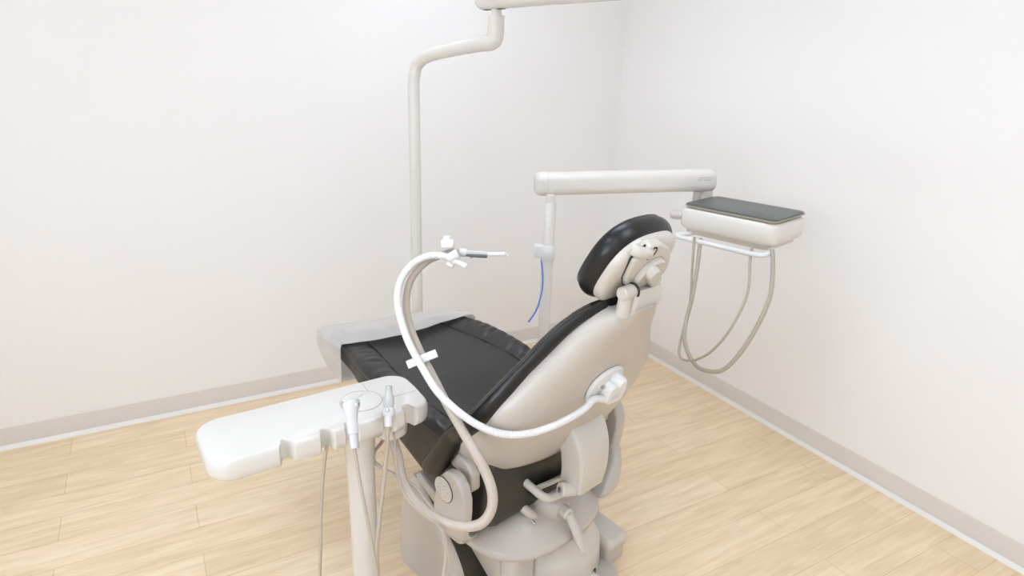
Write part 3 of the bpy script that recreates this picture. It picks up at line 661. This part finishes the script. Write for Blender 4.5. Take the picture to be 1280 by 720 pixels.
part('floor_flange', lathe((px_, py_, 0), (px_, py_, 0.03), [(0, 0.10), (0.5, 0.10), (1, 0.05)], 32), M['white_console'], con)
lh = [(0.3095, 1.4357, 0.7580), (0.2972, 1.4184, 0.7274), (0.2825, 1.4003, 0.6608), (0.2682, 1.3783, 0.5847), (0.2566, 1.3547, 0.5088), (0.2402, 1.3354, 0.4059), (0.2138, 1.3313, 0.2651), (0.19, 1.35, 0.10), (0.20, 1.42, 0.012), (0.29, 1.52, 0.010)]
part('supply_hose', tube([to_con(p) for p in lh], 0.0043, 10, 6), M['beige_thin'], con)
sh_ = [(0.4888, 1.5250, 0.745), (0.4888, 1.5250, 0.6910), (0.4776, 1.5220, 0.6673), (0.4539, 1.5155, 0.6470), (0.4478, 1.4990, 0.6275), (0.4708, 1.4670, 0.6115), (0.4952, 1.4263, 0.6062), (0.5186, 1.3855, 0.5992), (0.5365, 1.3399, 0.5724), (0.5535, 1.3047, 0.5397), (0.5609, 1.2902, 0.5141), (0.5626, 1.2734, 0.4743), (0.5569, 1.2607, 0.4342), (0.5456, 1.2563, 0.3762), (0.5270, 1.2577, 0.2605), (0.50, 1.28, 0.10), (0.47, 1.36, 0.012), (0.42, 1.46, 0.012)]
part('supply_hose', tube([to_con(p) for p in sh_], 0.0052, 10, 6), M['beige_hose'], con)
tl = [(0.4966, 1.4946, 0.745), (0.4900, 1.4446, 0.72), (0.4842, 1.4240, 0.6861), (0.4727, 1.3705, 0.6427), (0.4768, 1.3173, 0.6129), (0.5065, 1.2659, 0.5886), (0.5301, 1.2444, 0.5663), (0.5424, 1.2253, 0.5320), (0.5489, 1.2106, 0.4709), (0.5703, 1.1950, 0.4215), (0.6007, 1.1881, 0.3162), (0.62, 1.19, 0.12), (0.60, 1.24, 0.012), (0.53, 1.33, 0.012)]
part('supply_hose', tube([to_con(p) for p in tl], 0.0033, 8, 6), M['beige_thin'], con)

# ------------------------------------------------------------------ thick suction hose and its handpiece
suc = [(0.5030, 1.4970, 0.6920), (0.5025, 1.4900, 0.677), (0.4985, 1.4480, 0.6585), (0.4886, 1.3886, 0.6248), (0.4972, 1.3364, 0.5986), (0.5285, 1.2824, 0.5699), (0.5757, 1.2369, 0.5552), (0.6223, 1.2018, 0.5658), (0.6534, 1.1965, 0.5977), (0.6642, 1.2081, 0.6424), (0.6605, 1.2407, 0.6880), (0.6412, 1.2870, 0.7454), (0.6298, 1.3462, 0.7852), (0.6120, 1.3886, 0.8350), (0.5981, 1.4359, 0.8872), (0.5832, 1.4765, 0.9366), (0.5727, 1.5233, 0.9928), (0.5725, 1.5562, 1.0442), (0.5870, 1.5793, 1.0926), (0.6132, 1.5911, 1.1296), (0.6521, 1.5925, 1.1591), (0.6890, 1.5830, 1.1736), (0.7193, 1.5748, 1.1817), (0.7405, 1.5623, 1.1814)]
sh1 = thing('suction_handpiece', 'taupe suction hose looping from the console up to a grey tipped handpiece', 'suction handpiece', suc[0])
part('hose', tube(suc, lambda t: 0.0135 - 0.0035 * min(1, max(0, (t - 0.45) / 0.3)), 16, 6), M['beige_hose'], sh1)
H0, H1, H2, H3 = Vector((0.7347, 1.5656, 1.1812)), Vector((0.7481, 1.5576, 1.1806)), Vector((0.8020, 1.5255, 1.1784)), Vector((0.8449, 1.5016, 1.1811))
part('collar', lathe(H0, H1 + (H2 - H1) * 0.08, [(0, 0.0095), (0.15, 0.0115), (0.85, 0.0115), (1, 0.010)], 20), M['white_plastic'], sh1)
part('handle_top', loft([[H1.lerp(H2, t) + Vector((-0.474, -0.817, 0)) * -0 + (Vector((0.134, 0.299, 0.945)) * (z + 0.0015) + Vector((-0.475, -0.817, 0.326)) * x) for x, z in rrect(0.0095 * k, 0.0065 * k, 0.005 * k, 4)] for t, k in ((0.0, 1.0), (0.5, 1.0), (0.9, 0.9), (1.0, 0.75))]), M['pale_grey'], sh1)
part('handle_grip', loft([[H1.lerp(H2, t) + (Vector((0.134, 0.299, 0.945)) * (z - 0.0055) + Vector((-0.475, -0.817, 0.326)) * x) for x, z in rrect(0.0100 * k, 0.0050 * k, 0.004 * k, 4)] for t, k in ((0.02, 0.8), (0.2, 0.9), (0.5, 1.0), (0.92, 1.0), (1.0, 0.8))]), M['grey_grip'], sh1)
part('valve_button', ball(H1.lerp(H2, 0.30) + Vector((-0.134, -0.299, -0.945)) * 0.0105, 0.0042), M['steel'], sh1)
part('suction_tip', tube([H2 - (H2 - H1) * 0.1, H2.lerp(H3, 0.4), H3], 0.0058, 14, 4), M['white_plastic'], sh1)
part('clear_tip', tube([H3 - (H3 - H2) * .05, H3 + (H3 - H2) * 0.06, Vector((0.8535, 1.4938, 1.1735))], 0.0042, 12, 4), M['film'], sh1)

# ------------------------------------------------------------------ white flexible holder arm fixed on the chair back
goose = [(1.0150, 1.2600, 0.8210), (0.9970, 1.2455, 0.8141), (0.9584, 1.2326, 0.8025), (0.9127, 1.2271, 0.7910), (0.8499, 1.2278, 0.7780), (0.7968, 1.2414, 0.7657), (0.7458, 1.2583, 0.7644), (0.6973, 1.2793, 0.7770), (0.6514, 1.3046, 0.8042), (0.6116, 1.3418, 0.8397), (0.5849, 1.3835, 0.8747), (0.5671, 1.4371, 0.9217), (0.5494, 1.4813, 0.9762), (0.5434, 1.5161, 1.0239), (0.5442, 1.5456, 1.0684), (0.5572, 1.5660, 1.1079), (0.5805, 1.5776, 1.1400), (0.6123, 1.5812, 1.1647), (0.6523, 1.5753, 1.1776), (0.6922, 1.5630, 1.1740), (0.7151, 1.5442, 1.1603)]
PL = chair_xf((-0.010, -0.068, 0.832))
# rear shell normal at the plate (chair axes)
nloc = Vector((-0.10, -0.88, -0.30)).normalized()
ca, sa = math.cos(CHAIR_A), math.sin(CHAIR_A)
def cdir(p): return Vector((p[0] * ca - p[1] * sa, p[0] * sa + p[1] * ca, p[2]))
pn = cdir(nloc); pup = Vector((0, 0, 1)); pup = (pup - pn * pup.dot(pn)).normalized(); pxx = pup.cross(pn)
arm = thing('holder_arm', 'white flexible gooseneck holder arm curving round from a plate on the chair back', 'holder arm', PL)
def pp(x, y, n_): return PL + pxx * x + pup * y + pn * n_
from mathutils.bvhtree import BVHTree
shell_bvh = BVHTree.FromPolygons([v.co.copy() for v in shell.data.vertices], [tuple(p.vertices) for p in shell.data.polygons])
def unchair(p):
    q = p - Vector(CHAIR_O); return Vector((q.x * ca + q.y * sa, -q.x * sa + q.y * ca, q.z))
def on_shell(x, y, n_):
    p = unchair(pp(x, y, 0.12)); h = shell_bvh.ray_cast(p, -nloc)
    q = h[0] if h[0] else unchair(pp(x, y, 0))
    return chair_xf(q + nloc * n_)
part('mount_plate', loft([[on_shell(x * k, y * k + 0.006, n_) for x, y in sup(0.070, 0.066, 2.3, 36)] for n_, k in ((0.0012, 0.30), (0.0012, 0.70), (0.0012, 0.98), (0.006, 1.0), (0.010, 0.99), (0.013, 0.94), (0.0135, 0.7), (0.0135, 0.3))]), M['white_plastic'], arm)
blk = part('swivel_block', loft([[pp(x * k + 0.018, y * k - 0.004, n_) for x, y in rrect(0.034, 0.036, 0.018, 6)] for n_, k in ((0.012, 1.0), (0.034, 1.0), (0.042, 0.88))]), M['white_plastic'], arm)
part('swivel_knob', lathe(pp(0.020, 0.036, 0.012), pp(0.022, 0.038, 0.048), [(0, 0.020), (0.8, 0.018), (1, 0.013)], 24), M['white_plastic'], arm)
part('block_print', box(pp(0.016, -0.012, 0.0422), (0.030, 0.018, 0.0008), (pxx, pup, pn)), M['outlet_print'], blk)
part('set_screw', rod(pp(-0.022, 0.016, 0.013), pp(-0.022, 0.016, 0.019), 0.006, 12), M['steel'], arm)
for k in (-3, -2, -1):
    goose[k] = tuple(Vector(goose[k]) + Vector((-0.475, -0.817, 0.326)) * (0.008 if k == -3 else 0.012))
goose[0] = tuple(pp(-0.012, -0.022, 0.030))
part('gooseneck', tube(goose, lambda t: 0.0100 + 0.0004 * math.sin(t * 900), 14, 40), M['white_plastic'], arm)
k0, k1 = Vector((0.5394, 1.4699, 0.9178)), Vector((0.6157, 1.4492, 0.9462)); kx = (k1 - k0).normalized(); kf = Vector((-0.475, -0.817, 0.326)); kf = (kf - kx * kf.dot(kx)).normalized(); ky = kf.cross(kx)
part('hose_clip', box((k0 + k1) / 2 + kf * 0.008, ((k1 - k0).length, 0.022, 0.006), (kx, ky, kf)), M['white_plastic'], arm, bevel=0.002)
cA = Vector((0.7041, 1.5740, 1.2120)); rt_ = Vector((0.870, -0.492, 0.032)); up_ = Vector((0.134, 0.299, 0.945)); bk = Vector((-0.475, -0.817, 0.326))
part('upper_clamp', [loft([[cA + rt_ * x * k + bk * y * k + up_ * n_ for x, y in rrect(0.018, 0.014, 0.006, 4)] for n_, k in ((-0.016, 0.92), (-0.012, 1.0), (0.003, 1.0), (0.006, 0.9))])], M['white_plastic'], arm)
part('clamp_screw', [lathe(cA - rt_ * 0.002 + up_ * 0.004, cA - rt_ * 0.002 + up_ * 0.017, [(0, 0.012), (0.8, 0.012), (1, 0.009)], 18)], M['white_plastic'], arm)
sh_c = Vector((-0.475, -0.817, 0.326)) * 0.012
b0, b1_ = Vector((0.6970, 1.5523, 1.1695)) + sh_c, Vector((0.7221, 1.5439, 1.1849)) + sh_c
part('lower_clamp', rod(b0, b1_ , 0.0135, 20), M['white_plastic'], arm)
part('clamp_peg', tube([Vector((0.7060, 1.5465, 1.1690)) + sh_c, Vector((0.7363, 1.5221, 1.1513)) + sh_c], 0.0078, 14, 3), M['white_plastic'], arm)
part('clamp_pad', box((0.6990, 1.5458, 1.1561), (0.022, 0.016, 0.014), ((rt_ * 0.88 - up_ * 0.47), bk, (up_ * 0.88 + rt_ * 0.47))), M['white_plastic'], arm, bevel=0.004)

# ------------------------------------------------------------------ two instruments resting in the console notches
v0, v1 = Vector((0.3557, 1.3519, 0.7839)), Vector((0.3668, 1.4108, 0.9017))
v1 = v0 + (v1 - v0) * 0.9
va = thing('suction_valve', 'cool white suction valve with chrome ball ends standing in the console notch', 'dental handpiece', v0)
vd = (v1 - v0); vr = rt_
part('valve_body', lathe(v0, v1, [(0, 0.0085), (0.03, 0.010), (0.28, 0.0105), (0.30, 0.013), (0.58, 0.0145), (0.66, 0.0155), (0.78, 0.0185), (0.88, 0.0195), (0.96, 0.017), (1.0, 0.010)], 24), M['lilac_white'], va)
for sx in (-1, 1):
    part('chrome_end', lathe(v0 + vd * 0.90 + vr * sx * 0.012, v0 + vd * 0.90 + vr * sx * 0.0235, [(0, 0.011), (0.5, 0.0125), (0.85, 0.010), (1, 0.005)], 20), M['chrome'], va)
part('valve_slot', box(v0 + vd * 0.2 + vr * 0.0105, (0.003, 0.003, 0.05), (vr, bk, vd.normalized())), M['steel'], va, bevel=0.001)
part('hose', tube([v0 + vd * 0.03, (0.3550, 1.3390, 0.7600), (0.3552, 1.3159, 0.7081), (0.3590, 1.2772, 0.6168), (0.3616, 1.2512, 0.5400), (0.3637, 1.2334, 0.4831), (0.3572, 1.2196, 0.3779), (0.3355, 1.1884, 0.2375), (0.33, 1.20, 0.08), (0.34, 1.26, 0.010), (0.38, 1.38, 0.010)], 0.0042, 10, 6), M['beige_thin'], va)
j0, j1 = Vector((0.4600, 1.4032, 0.7882)), Vector((0.4779, 1.4428, 0.8830))
ej = thing('saliva_ejector', 'pale grey tapered saliva ejector standing upright in the console notch by the rounded end', 'dental handpiece', j0)
jd = j1 - j0
part('ejector_grip', lathe(j0 + jd * 0.46, j1, [(0, 0.0125), (0.15, 0.0145), (0.45, 0.0140), (0.62, 0.0095), (0.94, 0.0080), (0.97, 0.0090), (1, 0.0088)], 24), M['pale_grey'], ej)
part('bore', rod(j1 - jd * 0.01, j1 + jd * 0.004, 0.0045, 12), M['gap'], ej)
part('ejector_valve', lathe(j0 + jd * 0.28, j0 + jd * 0.47, [(0, 0.0150), (0.4, 0.0165), (0.8, 0.0150), (1, 0.0125)], 24), M['lilac_white'], ej)
part('valve_pin', ball(j0 + jd * 0.42 + bk * 0.015, 0.0055), M['chrome'], ej)
part('ejector_stem', lathe(j0, j0 + jd * 0.30, [(0, 0.0095), (0.1, 0.0105), (1, 0.0110)], 20), M['white_plastic'], ej)
part('hose', tube([j0 + jd * 0.05, (0.4530, 1.3930, 0.7650), (0.4484, 1.3838, 0.7382), (0.4276, 1.3550, 0.6663), (0.4014, 1.3162, 0.5923), (0.3812, 1.2880, 0.5228), (0.3740, 1.2680, 0.4563), (0.3580, 1.2399, 0.3613), (0.3472, 1.2092, 0.2192), (0.35, 1.21, 0.08), (0.37, 1.27, 0.010), (0.41, 1.38, 0.010)], 0.0056, 10, 6), M['beige_thin'], ej)

# ------------------------------------------------------------------ camera and look
cam_d = bpy.data.cameras.new('camera'); cam = bpy.data.objects.new('camera', cam_d); COL.objects.link(cam)
cam_d.sensor_width = 36; cam_d.lens = 801.273 / 1280 * 36; cam_d.clip_start = 0.02
cam_d.dof.use_dof = True; cam_d.dof.focus_distance = 1.78; cam_d.dof.aperture_fstop = 2.8
cam.matrix_world = Matrix(((0.869893, 0.134178, -0.474639, 0), (-0.492183, 0.299083, -0.817499, 0), (0.032266, 0.944746, 0.326210, 1.675928), (0, 0, 0, 1)))
SC.camera = cam
wd = bpy.data.worlds.new('world'); SC.world = wd; wd.use_nodes = True
wd.node_tree.nodes['Background'].inputs[0].default_value = (0.8, 0.85, 0.9, 1); wd.node_tree.nodes['Background'].inputs[1].default_value = 0.3
SC.view_settings.view_transform = 'Standard'; SC.view_settings.look = 'None'; SC.view_settings.gamma = 1; SC.view_settings.use_curve_mapping = False
SC.view_settings.exposure = 0.0
SC.cycles.max_bounces = 16; SC.cycles.diffuse_bounces = 10; SC.cycles.glossy_bounces = 6; SC.cycles.transparent_max_bounces = 16
